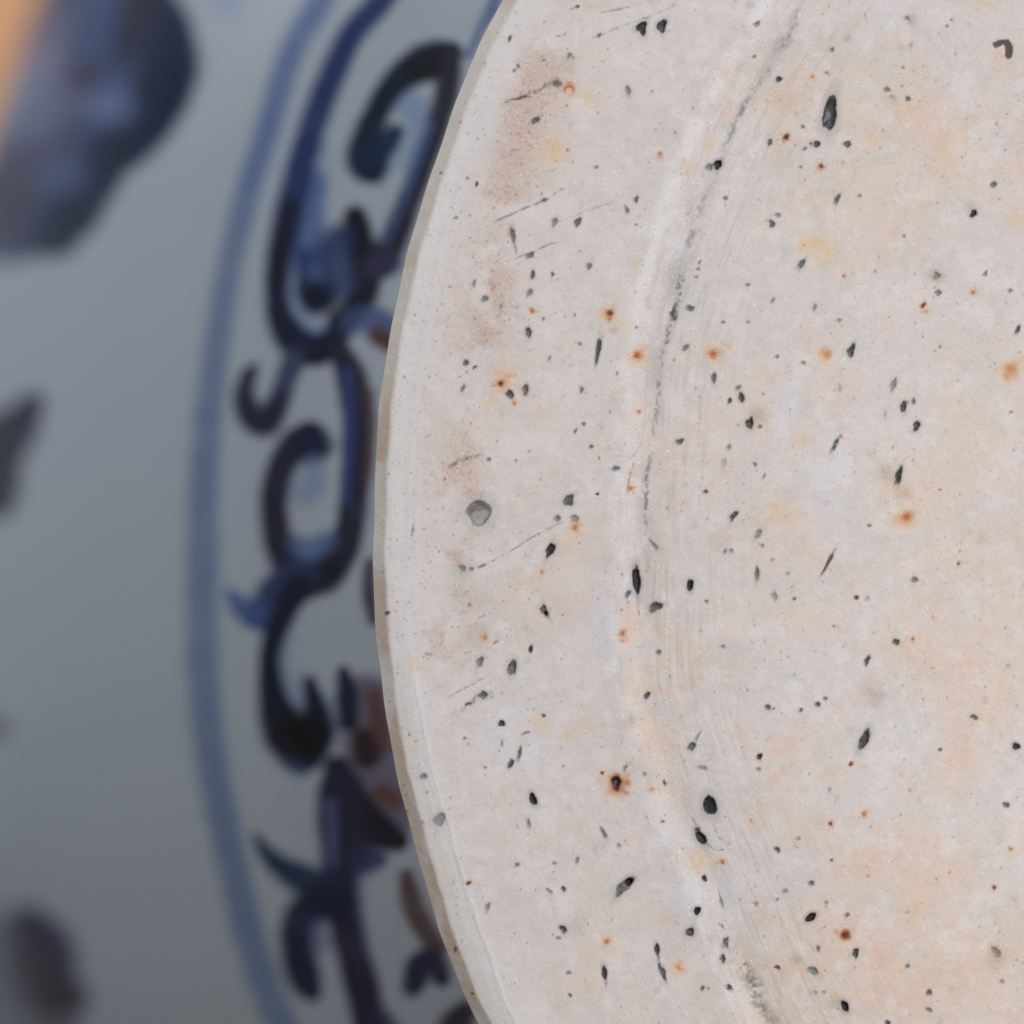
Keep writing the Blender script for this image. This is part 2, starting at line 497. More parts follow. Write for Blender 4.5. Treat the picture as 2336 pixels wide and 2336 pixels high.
# dark marks: x, y, length, width, angle, strength
CROPS = {
    (800, 0): [(1670, 160, 78, 60, 75, .8), (1785, 150, 74, 56, 70, .8), (1300, 38, 24, 18, 20, .6), (1270, 50, 16, 14, 0, .4),
               (912, 222, 36, 18, 70, .65), (1425, 203, 26, 22, 60, .5), (1475, 280, 12, 12, 0, .4), (1253, 320, 36, 26, 45, .4),
               (1110, 345, 22, 10, 10, .5), (960, 380, 32, 18, 110, .5), (940, 405, 20, 18, 0, .4), (1590, 520, 52, 28, 100, .5),
               (1058, 692, 62, 30, 35, .6), (1862, 762, 10, 9, 0, .6), (1410, 960, 24, 20, 0, .35), (722, 1058, 24, 14, 60, .7),
               (1110, 1150, 30, 24, 0, .45), (1095, 1112, 12, 12, 0, .6), (1638, 1145, 36, 24, 75, .65), (1583, 1205, 42, 22, 110, .5),
               (1170, 1275, 54, 32, 70, .45), (1303, 1275, 56, 34, 75, .65), (928, 1345, 74, 30, 100, .6), (943, 1420, 46, 12, 105, .35),
               (1030, 1465, 50, 30, 30, .55), (605, 1250, 20, 16, 0, .5), (820, 1195, 10, 9, 0, .4), (1045, 1578, 46, 26, 80, .65),
               (1157, 1575, 28, 18, 85, .65), (1368, 1530, 42, 26, 60, .5), (1025, 1680, 52, 30, 60, .45), (770, 1715, 44, 34, 20, .5),
               (708, 1622, 42, 20, 75, .45), (1020, 1908, 58, 36, 100, .65), (518, 995, 18, 18, 0, .4), (860, 1760, 36, 20, 60, .35),
               (1105, 1830, 22, 14, 60, .4), (1640, 1880, 18, 16, 0, .45)],
    (1568, 0): [(818, 650, 200, 78, 78, .82), (175, 945, 54, 44, 60, .95), (125, 958, 48, 34, 20, .5), (397, 140, 42, 30, 45, .5),
                (385, 325, 18, 16, 0, .45), (525, 455, 38, 30, 60, .75), (797, 420, 26, 22, 0, .35), (473, 815, 44, 26, 75, .65),
                (743, 828, 40, 36, 0, .72), (672, 855, 26, 18, 30, .5), (918, 828, 44, 38, 60, .66), (663, 728, 26, 22, 0, .5),
                (651, 960, 18, 16, 0, .4), (1145, 515, 34, 30, 0, .45), (1172, 558, 34, 30, 0, .2), (1265, 568, 32, 28, 0, .55),
                (830, 285, 34, 24, 45, .5), (1260, 105, 30, 26, 0, .4), (1490, 150, 18, 16, 0, .35), (1515, 115, 18, 16, 0, .35),
                (860, 1140, 62, 26, 65, .62), (988, 1125, 20, 18, 0, .4), (218, 1138, 28, 24, 0, .5), (483, 1285, 44, 32, 95, .65),
                (520, 1235, 32, 26, 0, .4), (1757, 1060, 36, 30, 40, .6), (1642, 1225, 42, 36, 60, .92), (655, 1515, 66, 34, 55, .6),
                (1240, 1355, 22, 20, 0, .4), (1438, 1680, 38, 32, 0, .5), (1430, 1582, 44, 36, 60, .42), (1710, 1570, 32, 20, 60, .5),
                (1852, 1668, 26, 22, 50, .5), (1895, 1895, 52, 22, 65, .72), (15, 1770, 50, 28, 5, .55), (60, 1545, 20, 16, 0, .45),
                (50, 1590, 20, 16, 0, .4), (70, 1505, 18, 14, 60, .4), (730, 1765, 40, 20, 80, .4), (345, 1635, 22, 18, 0, .5),
                (872, 1840, 28, 24, 0, .3), (205, 1850, 20, 18, 0, .45), (350, 1848, 20, 16, 0, .45), (490, 1725, 30, 18, 60, .4),
                (1790, 1145, 14, 12, 0, .35)],
    (800, 768): [(1420, 75, 132, 28, 83, .72), (1408, 150, 36, 18, 80, .5), (660, 152, 38, 32, 20, .6), (712, 175, 28, 14, 30, .6),
                 (1003, 305, 68, 34, 80, .62), (912, 332, 54, 40, 130, .68), (1140, 125, 30, 16, 60, .4), (1325, 305, 40, 24, 80, .45),
                 (1527, 212, 24, 12, 70, .5), (1312, 42, 24, 20, 0, .4), (645, 295, 42, 20, 60, .5), (1335, 503, 22, 20, 0, .5),
                 (1290, 540, 28, 14, 60, .5), (1378, 633, 26, 22, 20, .6), (1520, 757, 46, 30, 5, .55), (1888, 603, 46, 30, 25, .62),
                 (793, 705, 26, 22, 0, .5), (948, 712, 18, 14, 50, .4), (737, 1010, 148, 136, 20, .56), (1250, 940, 72, 54, 60, .66),
                 (1185, 1045, 42, 34, 60, .5), (1285, 1045, 50, 44, 0, .42), (640, 1330, 44, 40, 0, .4), (690, 1335, 30, 26, 0, .4),
                 (1145, 1225, 84, 42, 65, .88), (1112, 1575, 80, 38, 115, .66), (1120, 1588, 34, 24, 100, .95), (1640, 1395, 152, 48, 95, .95),
                 (1590, 1478, 48, 24, 75, .6), (1748, 1553, 80, 50, 25, .7), (1032, 1795, 38, 20, 80, .85), (740, 1870, 66, 38, 60, .5),
                 (925, 1900, 96, 48, 80, .66), (1765, 1812, 32, 28, 0, .5), (1740, 1195, 66, 18, 130, .45), (355, 1110, 54, 14, 80, .35),
                 (210, 1588, 30, 26, 0, .6), (1413, 905, 16, 15, 0, .95), (1425, 700, 24, 8, 75, .6), (445, 1825, 40, 16, 170, .3),
                 (1920, 65, 46, 30, 50, .5), (755, 1315, 46, 16, 25, .5)],
    (1568, 768): [(940, 80, 80, 38, 72, .72), (152, 235, 56, 28, 85, .6), (292, 292, 36, 20, 45, .5), (310, 350, 56, 32, 100, .72),
                  (242, 370, 32, 22, 70, .7), (358, 497, 62, 42, 85, .8), (663, 150, 30, 20, 0, .4), (515, 115, 20, 18, 0, .5),
                  (1183, 275, 80, 30, 70, .45), (1240, 403, 66, 32, 85, .76), (1298, 370, 34, 22, 80, .6), (1315, 513, 62, 36, 75, .76),
                  (848, 620, 88, 22, 65, .66), (1212, 800, 98, 34, 75, .8), (265, 1028, 56, 30, 50, .7), (405, 1135, 68, 30, 60, .4),
                  (430, 1200, 28, 24, 0, .4), (810, 1292, 116, 20, 62, .7), (15, 1430, 64, 36, 85, .94), (400, 1365, 84, 28, 85, .6),
                  (1302, 1395, 38, 30, 0, .5), (1033, 1505, 34, 28, 0, .25), (1197, 1752, 38, 32, 0, .7), (1032, 1858, 58, 24, 65, .72),
                  (500, 1490, 66, 32, 95, .35), (613, 1505, 22, 18, 0, .6), (110, 1520, 22, 18, 0, .5), (210, 725, 54, 30, 80, .2),
                  (238, 635, 36, 26, 80, .4), (215, 1232, 30, 18, 60, .45), (250, 1228, 26, 20, 0, .4), (440, 800, 26, 14, 60, .4),
                  (390, 735, 26, 18, 120, .5), (202, 1778, 26, 22, 0, .4), (575, 1360, 28, 24, 0, .25), (1135, 445, 40, 16, 75, .2),
                  (875, 300, 44, 22, 80, .2), (1858, 432, 16, 14, 0, .5), (415, 518, 26, 20, 0, .5), (1450, 878, 14, 12, 0, .6)],
    (800, 1568): [(1047, 643, 72, 40, 110, .92), (1020, 780, 58, 22, 100, .42), (865, 208, 38, 34, 0, .82), (968, 380, 68, 22, 80, .6),
                  (918, 440, 50, 30, 70, .7), (868, 320, 40, 16, 85, .35), (655, 292, 20, 16, 0, .45), (770, 462, 22, 18, 0, .4),
                  (1700, 48, 46, 30, 60, .72), (1575, 463, 38, 18, 60, .5), (1685, 498, 28, 22, 0, .35), (1803, 547, 34, 18, 100, .66),
                  (1450, 835, 70, 22, 118, .55), (1570, 1142, 138, 62, 48, .62), (1597, 1116, 54, 42, 48, .98), (1140, 1170, 40, 18, 140, .45),
                  (1222, 1158, 32, 24, 130, .7), (1300, 990, 38, 18, 80, .45), (1168, 1010, 26, 20, 0, .4), (955, 1018, 32, 20, 30, .5),
                  (785, 1265, 64, 24, 80, .42), (1218, 1388, 48, 34, 140, .72), (1190, 1440, 26, 20, 0, .4), (1758, 1505, 64, 30, 100, .82),
                  (1790, 1640, 94, 28, 110, .66), (1455, 1635, 84, 28, 100, .82), (1465, 1700, 40, 10, 80, .4), (1258, 1768, 24, 20, 0, .5),
                  (1250, 1640, 26, 22, 0, .4), (1540, 910, 32, 18, 80, .35), (510, 760, 82, 66, 60, .42), (418, 512, 42, 34, 0, .45),
                  (1772, 1570, 70, 8, 105, .4), (760, 45, 60, 40, 30, .6), (1790, 770, 20, 16, 0, .5)],
    (1568, 1568): [(130, 678, 116, 74, 105, .98), (78, 865, 84, 50, 130, .95), (62, 828, 60, 26, 105, .7), (45, 775, 50, 8, 120, .35),
                   (1015, 300, 132, 46, 64, .78), (25, 342, 56, 40, 60, .6), (58, 285, 62, 12, 58, .4), (460, 115, 34, 30, 0, .62),
                   (495, 122, 14, 12, 0, .5), (650, 132, 26, 22, 30, .62), (747, 98, 30, 26, 0, .72), (790, 65, 24, 20, 0, .5),
                   (413, 397, 34, 28, 60, .82), (407, 472, 26, 22, 0, .4), (1645, 172, 44, 28, 160, .62), (1885, 340, 46, 42, 0, .82),
                   (1830, 675, 36, 30, 0, .62), (1450, 357, 22, 18, 0, .6), (515, 932, 36, 24, 120, .66), (98, 1098, 36, 26, 110, .82),
                   (55, 1283, 48, 40, 90, .92), (15, 1405, 56, 48, 60, .72), (707, 1320, 66, 40, 35, .94), (710, 1125, 34, 28, 0, .6),
                   (917, 1308, 28, 22, 30, .5), (560, 1170, 32, 26, 0, .35), (517, 1218, 20, 16, 0, .5), (390, 1245, 30, 26, 0, .3),
                   (797, 1235, 22, 20, 0, .4), (965, 1525, 52, 36, 80, .72), (750, 1500, 36, 24, 100, .55), (515, 1608, 32, 20, 170, .72),
                   (720, 1628, 70, 42, 150, .5), (220, 1465, 60, 30, 90, .66), (203, 1558, 50, 30, 100, .7), (240, 1725, 40, 26, 140, .72),
                   (85, 1728, 32, 20, 60, .6), (905, 1832, 68, 40, 115, .97), (1770, 1520, 74, 46, 130, .38), (1263, 1600, 26, 22, 0, .5),
                   (1387, 1752, 34, 28, 30, .62), (1385, 1850, 36, 20, 150, .5), (1150, 1925, 30, 26, 0, .72), (195, 1225, 72, 14, 103, .5),
                   (195, 1370, 38, 12, 140, .5), (828, 993, 16, 14, 0, .6), (1805, 1690, 32, 26, 0, .35), (815, 588, 34, 22, 80, .28),
                   (785, 1750, 24, 20, 0, .4), (735, 1752, 22, 18, 0, .35), (85, 462, 54, 26, 170, .35), (1430, 1100, 14, 12, 0, .3)],
}
# rust: x, y, core radius, halo radius, core strength, halo strength (warm, ringed stains)
RUSTS = {
    (800, 0): [(1255, 520, 22, 60, .5, .5), (1243, 862, 8, 14, .8, .2), (1770, 880, 9, 18, .7, .3), (670, 1020, 8, 16, .6, .3),
               (685, 1235, 7, 14, .7, .3), (1157, 1557, 6, 12, .7, .3), (1042, 1787, 14, 28, .85, .5), (1285, 1805, 8, 18, .7, .3),
               (1230, 1815, 6, 12, .6, .3), (1490, 1797, 18, 62, .95, .8), (1640, 1288, 7, 14, .7, .3)],
    (1568, 0): [(720, 440, 8, 30, .5, .5), (565, 788, 15, 30, .95, .5), (708, 823, 9, 18, .95, .4), (767, 955, 13, 32, .95, .4),
                (1640, 1678, 12, 34, .85, .5), (1355, 1750, 12, 30, .98, .5), (1370, 1788, 10, 34, .3, .5), (897, 1583, 8, 16, .6, .3),
                (1078, 1557, 8, 20, .5, .3), (670, 1408, 7, 12, .8, .3), (1285, 260, 8, 24, .35, .3), (625, 655, 8, 24, .3, .4)],
    (800, 768): [(862, 270, 18, 70, .9, .8), (938, 382, 10, 28, .7, .5), (1640, 112, 22, 66, .8, .7), (1290, 1095, 12, 40, .7, .6),
                 (1560, 1705, 16, 50, .8, .6), (1655, 430, 9, 26, .7, .4), (1098, 1350, 9, 22, .6, .4), (1080, 1130, 6, 10, .7, .3),
                 (770, 1730, 14, 40, .5, .5), (1607, 872, 14, 30, .6, .5), (1595, 1525, 7, 14, .8, .3), (1090, 820, 6, 16, .5, .4),
                 (218, 788, 6, 12, .7, .3), (1857, 135, 7, 16, .5, .4), (680, 1540, 7, 14, .7, .3), (540, 820, 7, 14, .7, .3)],
    (1568, 768): [(145, 105, 22, 66, .65, .75), (800, 108, 18, 60, .35, .75), (1850, 190, 24, 80, .4, .75), (1255, 1035, 22, 74, .72, .8),
                  (882, 570, 8, 16, .8, .3), (1047, 1085, 8, 14, .95, .3), (107, 887, 9, 14, .95, .3), (970, 1497, 10, 24, .97, .4),
                  (1555, 1303, 9, 22, .9, .4), (1295, 1733, 10, 28, .85, .5), (897, 1780, 6, 16, .5, .3), (842, 1660, 7, 16, .6, .3),
                  (435, 328, 7, 14, .6, .3), (1450, 57, 7, 20, .6, .3), (1265, 377, 8, 26, .3, .4), (490, 1280, 7, 16, .5, .3)],
    (800, 1568): [(1525, 541, 36, 86, 1.0, .95), (1110, 163, 7, 14, .95, .3), (675, 1125, 10, 22, .9, .5), (603, 1503, 9, 18, .95, .4),
                  (697, 1760, 7, 14, .95, .3), (1470, 1460, 11, 44, .8, .6), (335, 270, 6, 14, .7, .3), (375, 310, 6, 14, .6, .3),
                  (1725, 585, 8, 28, .4, .5), (328, 715, 6, 12, .8, .3), (1445, 490, 7, 16, .9, .3), (225, 80, 5, 10, .7, .3),
                  (1220, 452, 8, 18, .4, .4), (1880, 1615, 14, 44, .35, .6)],
    (1568, 1568): [(937, 443, 10, 26, .97, .5), (822, 783, 11, 28, .9, .5), (1015, 725, 12, 36, .7, .6), (640, 868, 8, 22, .7, .4),
                   (200, 1003, 11, 30, .85, .5), (1760, 1147, 12, 28, .9, .4), (1857, 927, 10, 22, .7, .4), (900, 1425, 24, 58, .95, .75),
                   (1230, 505 , 5, 18, .3, .3), (1040, 1082, 8, 24, .45, .4), (365, 765, 6, 20, .4, .4), (1275, 588, 10, 24, .3, .4)],
}
# stains: x, y, radius, strength, colour
STAINS = {
    (800, 0): [(1375, 570, 50, .5, YEL), (1200, 580, 50, .28, YEL), (1170, 845, 62, .8, YEL), (1150, 870, 100, .25, YEL), (1775, 905, 16, .5, TAN),
               (1560, 1860, 46, .45, YEL), (1645, 1505, 32, .5, YEL), (1300, 1575, 50, .3, ORA), (1255, 350, 46, .3, TAN), (1450, 1830, 60, .3, YEL)],
    (1568, 0): [(540, 560, 80, .45, ORA), (1270, 610, 46, .55, YEL), (1270, 650, 80, .25, YEL), (1050, 790, 42, .5, YEL), (1285, 118, 26, .5, TAN),
                (915, 222, 22, .4, TAN), (1635, 1190, 30, .4, TAN), (710, 1395, 60, .85, YEL), (800, 1470, 74, .55, YEL), (1870, 1260, 62, .5, YEL),
                (1430, 1590, 44, .45, TAN), (225, 420, 40, .35, ORA), (120, 840, 40, .5, YEL), (1390, 590, 50, .3, ORA), (1700, 20, 60, .4, YEL),
                (510, 880, 60, .3, ORA), (225, 640, 50, .35, ORA), (1780, 320, 90, .3, ORA), (1430, 900, 110, .35, YEL), (0, 990, 40, .5, YEL)],
    (800, 768): [(785, 380, 38, .5, YEL), (1260, 1165, 70, .45, ORA), (620, 1310, 62, .45, TAN), (970, 1420, 52, .42, YEL), (1290, 1560, 95, .25, ORA),
                 (1600, 1610, 70, .45, ORA), (1612, 790, 26, .6, YEL), (1605, 850, 24, .7, YEL), (1690, 150, 50, .4, YEL), (900, 240, 60, .35, YEL),
                 (1655, 430, 40, .35, ORA), (630, 1480, 80, .35, TAN), (720, 1720, 70, .35, TAN), (365, 1890, 40, .5, YEL)],
    (1568, 768): [(410, 460, 46, .5, TAN), (400, 500, 60, .35, YEL), (1135, 790, 50, .42, TAN), (1185, 870, 52, .6, YEL), (1240, 890, 40, .35, TAN),
                  (660, 590, 50, .5, YEL), (510, 1005, 42, .62, YEL), (590, 1022, 70, .45, YEL), (700, 1240, 80, .28, ORA), (1350, 1850, 90, .32, ORA),
                  (1620, 1860, 40, .5, ORA), (960, 1410, 40, .3, ORA), (920, 340, 70, .3, ORA), (1680, 1170, 30, .35, TAN), (1400, 1520, 50, .3, ORA)],
    (800, 1568): [(1095, 200, 56, .5, YEL), (1260, 275, 42, .5, YEL), (1340, 205, 44, .4, YEL), (1500, 1490, 52, .4, ORA), (1365, 1720, 46, .4, ORA),
                  (1370, 1540, 60, .25, ORA), (1875, 1615, 46, .5, YEL), (850, 640, 70, .2, ORA), (1610, 178, 30, .4, TAN), (1290, 1370, 60, .25, TAN),
                  (1700, 200, 70, .4, ORA), (1740, 330, 80, .4, ORA), (1840, 600, 80, .35, ORA)],
    (1568, 1568): [(75, 985, 66, .62, YEL), (60, 1040, 50, .3, YEL), (1520, 430, 60, .5, ORA), (1785, 45, 60, .5, ORA), (960, 1040, 84, .45, ORA),
                   (1120, 960, 90, .4, ORA), (820, 1050, 60, .4, ORA), (1750, 195, 36, .5, YEL), (1060, 45, 56, .45, TAN), (625, 1560, 36, .5, TAN),
                   (850, 1810, 42, .4, TAN), (1290, 1290, 50, .4, YEL), (300, 245, 36, .4, YEL), (1340, 1690, 70, .4, ORA), (1130, 1560, 60, .35, ORA),
                   (110, 1220, 36, .4, ORA), (1770, 1550, 70, .3, TAN), (1270, 850, 44, .35, ORA), (1560, 1720, 60, .35, ORA), (800, 480, 90, .3, ORA),
                   (880, 540, 60, .3, ORA), (410, 760, 60, .25, ORA)],
}
# scratches: origin, points, width, strength, grain (0 smooth line, 1 crumbly)
SCRATCH = [
    ((800, 0), [(860, 605), (940, 575), (1020, 540), (1120, 500), (1205, 480)], 20, .62, .8),
    ((800, 0), [(1130, 490), (1170, 470), (1200, 490)], 46, .5, .9),
    ((800, 0), [(820, 1275), (920, 1230), (1110, 1150), (1220, 1085)], 12, .38, .7),
    ((800, 0), [(1180, 1280), (1400, 1195), (1500, 1160)], 8, .25, .6),
    ((800, 0), [(870, 1510), (1030, 1450), (1150, 1400), (1195, 1390)], 10, .4, .7),
    ((800, 0), [(1390, 220), (1560, 150), (1800, 60), (1870, 20)], 12, .3, .8),
    ((800, 0), [(1150, 230), (1250, 185)], 16, .28, .9),
    ((800, 0), [(1440, 70), (1600, 40), (1760, -10)], 14, .3, .9),
    ((800, 0), [(1100, 1000), (1190, 965)], 8, .22, .7),
    ((800, 0), [(1900, 1590), (1880, 1680), (1860, 1780), (1835, 1890), (1815, 1960)], 34, .62, .9),
    ((1568, 0), [(640, 60), (600, 190), (520, 290)], 40, .28, .9),
    ((1568, 0), [(470, 380), (420, 470), (330, 600), (260, 740), (200, 900)], 26, .26, .9),
    ((1568, 0), [(100, 1100), (40, 1300), (0, 1420)], 30, .25, .9),
    ((800, 768), [(610, 245), (660, 210), (720, 175)], 10, .35, .8),
    ((800, 768), [(530, 765), (640, 710), (745, 675)], 22, .4, .9),
    ((800, 768), [(735, 1327), (900, 1240), (1080, 1130), (1210, 1070)], 9, .4, .3),
    ((800, 768), [(1610, 700), (1640, 660), (1660, 610)], 8, .4, .6),
    ((800, 768), [(1590, 900), (1602, 800), (1625, 730)], 9, .38, .5),
    ((800, 768), [(1800, 30), (1770, 250), (1760, 400), (1735, 560)], 26, .3, .9),
    ((800, 768), [(1730, 680), (1700, 780), (1695, 950), (1690, 1130)], 24, .36, .9),
    ((800, 768), [(1640, 1460), (1655, 1600)], 8, .5, .4),
    ((800, 768), [(820, 1765), (850, 1745)], 10, .5, .7),
    ((800, 768), [(690, 1640), (800, 1580)], 10, .2, .9),
    ((800, 1568), [(545, 182), (640, 120), (700, 78), (765, 42)], 24, .66, .9),
    ((800, 1568), [(560, 60), (680, -10), (780, -60)], 10, .3, .9),
    ((800, 1568), [(980, 270), (1020, 255)], 12, .7, .8),
    ((1568, 1568), [(100, 890), (130, 915), (165, 936), (208, 932)], 9, .72, .3),
    ((1568, 1568), [(685, 1455), (720, 1505)], 8, .45, .5),
    ((1568, 1568), [(230, 1480), (290, 1560), (390, 1720), (400, 1800), (500, 1925)], 70, .36, .95),
    ((1568, 1568), [(160, 780), (180, 860), (240, 900)], 20, .25, .9),
]

# vertex look-up by cell
CELL = 40.0
nxc = int((X.max() - X.min()) / CELL) + 2
cid = ((Y - Y.min()) / CELL).astype(np.int64) * nxc + ((X - X.min()) / CELL).astype(np.int64)
order = np.argsort(cid, kind='stable')
cs = cid[order]
XMIN, YMIN = X.min(), Y.min()


def near(x, y, r):
    i0, i1 = int((x - r - XMIN) // CELL), int((x + r - XMIN) // CELL)
    j0, j1 = int((y - r - YMIN) // CELL), int((y + r - YMIN) // CELL)
    out = []
    for j in range(max(j0, 0), j1 + 1):
        a = np.searchsorted(cs, j * nxc + max(i0, 0), 'left')
        b = np.searchsorted(cs, j * nxc + min(i1, nxc - 1), 'right')
        out.append(order[a:b])
    return np.concatenate(out) if out else np.empty(0, int)


def over_at(idx, c, a):
    C[idx] += (np.asarray(c, float) - C[idx]) * np.clip(a, 0, 1)[:, None]


PART = np.zeros(NV, np.int32)          # 0 none, n pit or rust spot
part_info = []
srng = np.random.default_rng(5)


def shape_dist(idx, x, y, ln, wd, ang, jag):
    """1 inside, 0 at the outline, as a jagged ellipse"""
    a = math.radians(-ang)
    dx, dy = X[idx] - x, Y[idx] - y
    u = (dx * math.cos(a) + dy * math.sin(a)) / (ln / 2)
    v = (-dx * math.sin(a) + dy * math.cos(a)) / (wd / 2)
    ph = np.arctan2(v, u)
    m = 1.0
    for k, w in ((2, .8), (3, 1.1), (4, .6), (5, .4)):
        m = m + jag * w * math.sqrt(0.5) * srng.normal() * np.cos(k * ph + srng.uniform(0, 6.28))
    if (round(ang), round(wd / Z)) in ((75, 60), (70, 56)):      # two splinter-shaped pits
        m = m * (0.98 + 0.17 * np.cos(3 * (ph - 0.35)))
    rough = min(0.75, 3.2 / max(wd, 2.0))
    n1 = fbm(X[idx], Y[idx], 5.5, 420, 2) - 0.5
    n2 = fbm(X[idx], Y[idx], 13.0, 424, 2) - 0.5
    return 1 - np.hypot(u, v) / np.maximum(m, 0.35) + rough * 1.5 * n1 + rough * 1.2 * n2


for org, lst in STAINS.items():
    for (x, y, r, a, c) in lst:
        px, py, pr = org[0] + x * Z, org[1] + y * Z, r * Z
        idx = near(px, py, pr * 2.4)
        w = 22 * (fbm(X[idx], Y[idx], pr * 1.1 + 6, 200 + int(x), 3) - 0.5)
        w2 = 22 * (fbm(X[idx], Y[idx], pr * 1.1 + 6, 900 + int(y), 3) - 0.5)
        k = pr / 22.0
        d2 = ((X[idx] - px + w * k) ** 2 + (Y[idx] - py + w2 * k) ** 2) / pr ** 2
        grain = 0.75 + 0.5 * (fbm(X[idx], Y[idx], 7, 205, 2) - 0.5)
        over_at(idx, c, 0.95 * a * np.exp(-d2 * 0.9) * grain)

for org, pts, w, a, grain in SCRATCH:
    p = crom(np.array([(org[0] + q[0] * Z, org[1] + q[1] * Z) for q in pts]), 24)
    wd = w * Z / 2
    lo, hi = p.min(0), p.max(0)
    idx = near(*(lo + hi) / 2, max(hi - lo) / 2 + wd * 3)
    d = np.full(len(idx), 1e9)
    tt = np.zeros(len(idx))
    grain = max(grain, 0.75)
    jit = 1.5 * wd * (fbm(X[idx], Y[idx], 11, 311, 2) - 0.5)
    for k, q in enumerate(p):
        dd = np.hypot(X[idx] - q[0] + jit, Y[idx] - q[1] + jit)
        b = dd < d
        d[b] = dd[b]
        tt[b] = k / len(p)
    al = np.exp(-(d / wd) ** 2) * (0.55 + 0.45 * np.sin(np.clip(tt, 0.02, .98) * math.pi))
    gr = sstep(0.42, 0.66, 0.6 * fbm(X[idx], Y[idx], 8, 301, 2) + 0.4 * fbm(X[idx], Y[idx], 26, 303, 2) + 0.04)
    al = al * ((1 - grain) + grain * gr * 1.35)
    over_at(idx, (70, 68, 68), al * a * 1.15)
    H[idx] -= 0.035 * al * a

for org, lst in CROPS.items():
    for (x, y, ln, wd, ang, a) in lst:
        px, py, ln, wd = org[0] + x * Z, org[1] + y * Z, ln * Z, wd * Z
        idx = near(px, py, ln * 0.9 + 6)
        s = shape_dist(idx, px, py, ln, wd, ang, 0.12 if ln > 16 else 0.09)
        soft = min(0.8, 4.0 / max(wd, 3.0))
        inside = sstep(-soft, soft * 0.8, s)
        mott = 0.62 + 0.72 * fbm(X[idx], Y[idx], max(4.0, wd * 0.28), 410 + int(x), 3, .7)
        dk = (np.array(DARK) * (1.05 - 0.55 * max(0, a - .55) / .45))
        over_at(idx, dk, inside * np.clip(a * 1.12 * mott, 0, 1))
        over_at(idx, (148, 144, 142), 0.42 * a * sstep(-1.2, 0, s) * (1 - inside))
        dep = min(0.16, 0.010 * wd) * a
        H[idx] -= dep * sstep(-0.12, 0.5, s)
        if abs(x - 737) < 1 and abs(y - 1010) < 1:      # the wide shallow pit with a pale floor
            fl = shape_dist(idx, px + 3, py + 9, 34, 30, 30, 0.12)
            over_at(idx, (158, 156, 152), 0.9 * sstep(-.2, .2, fl))
        if ln > 190 * Z:                                 # lighter shading inside the longest pit, painted into its colour
            fl = shape_dist(idx, px - 6, py + 8, 26, 13, 70, 0.1)
            over_at(idx, (138, 138, 140), 0.75 * sstep(-.3, .3, fl))
        if ln >= 20 and a >= .42:
            part_info.append(("pit", px, py))
            PART[idx[s > 0.0]] = len(part_info)

# bent hook-shaped pit
hk = crom(np.array([(1568 + q[0] * Z, q[1] * Z) for q in [(1768, 258), (1800, 245), (1832, 255), (1842, 285), (1840, 312)]]), 12)
idx = near(1568 + 1810 * Z, 275 * Z, 30)
d = np.min(np.hypot(X[idx][:, None] - hk[:, 0], Y[idx][:, None] - hk[:, 1]), 1)
d = d - 3.5 * sstep(1568 + 1815 * Z, 1568 + 1840 * Z, X[idx]) + 5 * (fbm(X[idx], Y[idx], 8, 430, 2) - .5)
al = sstep(9.0, 3.6, d)
over_at(idx, (66, 67, 70), al * .88)
H[idx] -= 0.08 * al
part_info.append(("pit", 1568 + 1810 * Z, 275 * Z))
PART[idx[d < 6]] = len(part_info)

for org, lst in RUSTS.items():
    for (x, y, cr, hr, ca, ha) in lst:
        px, py, cr, hr = org[0] + x * Z, org[1] + y * Z, max(cr * Z, 1.9), hr * Z
        idx = near(px, py, hr * 2.2 + 4)
        dx, dy = X[idx] - px, Y[idx] - py
        wob = 1 + 1.3 * (fbm(X[idx], Y[idx], hr * 0.6 + 3, 500 + int(x), 2) - 0.5)
        d = np.hypot(dx, dy) * wob
        over_at(idx, (215, 172, 122), 0.80 * ha * np.exp(-(d / (0.72 * hr)) ** 2))
        over_at(idx, (194, 118, 66), .85 * ha * ca * np.exp(-(d / (0.36 * hr + cr * 0.5)) ** 2))
        core = np.exp(-(np.maximum(d + 3.0 * (fbm(X[idx], Y[idx], 6, 431, 2) - .5), 0) / (cr * 1.02)) ** 2.2)
        cc = np.array((150, 66, 26)) if ca < .9 else np.array((84, 34, 18))
        over_at(idx, cc, (ca if ca > .85 else ca * .8) * core)
        if cr > 12:      # the burnt-out hole
            over_at(idx, (38, 22, 18), sstep(cr * 1.2, cr * .8, d))
            over_at(idx, (110, 106, 104), .8 * sstep(4.5, 1.5, np.hypot(dx + 1, dy - 1)))
            H[idx] -= 0.14 * core
        elif cr > 5:
            H[idx] -= 0.04 * core
        if x == 1255 and y == 520:
            over_at(idx, (170, 92, 40), .8 * np.exp(-((np.hypot(dx, dy) - 10) / 2.6) ** 2) * sstep(9, -4, dy))
            over_at(idx, (205, 192, 180), .8 * sstep(8.5, 6, np.hypot(dx, dy)))
        if hr >= 19:
            part_info.append(("rust_spot", px, py))
            m = (d < hr * 0.62) & (PART[idx] == 0)
            PART[idx[m]] = len(part_info)

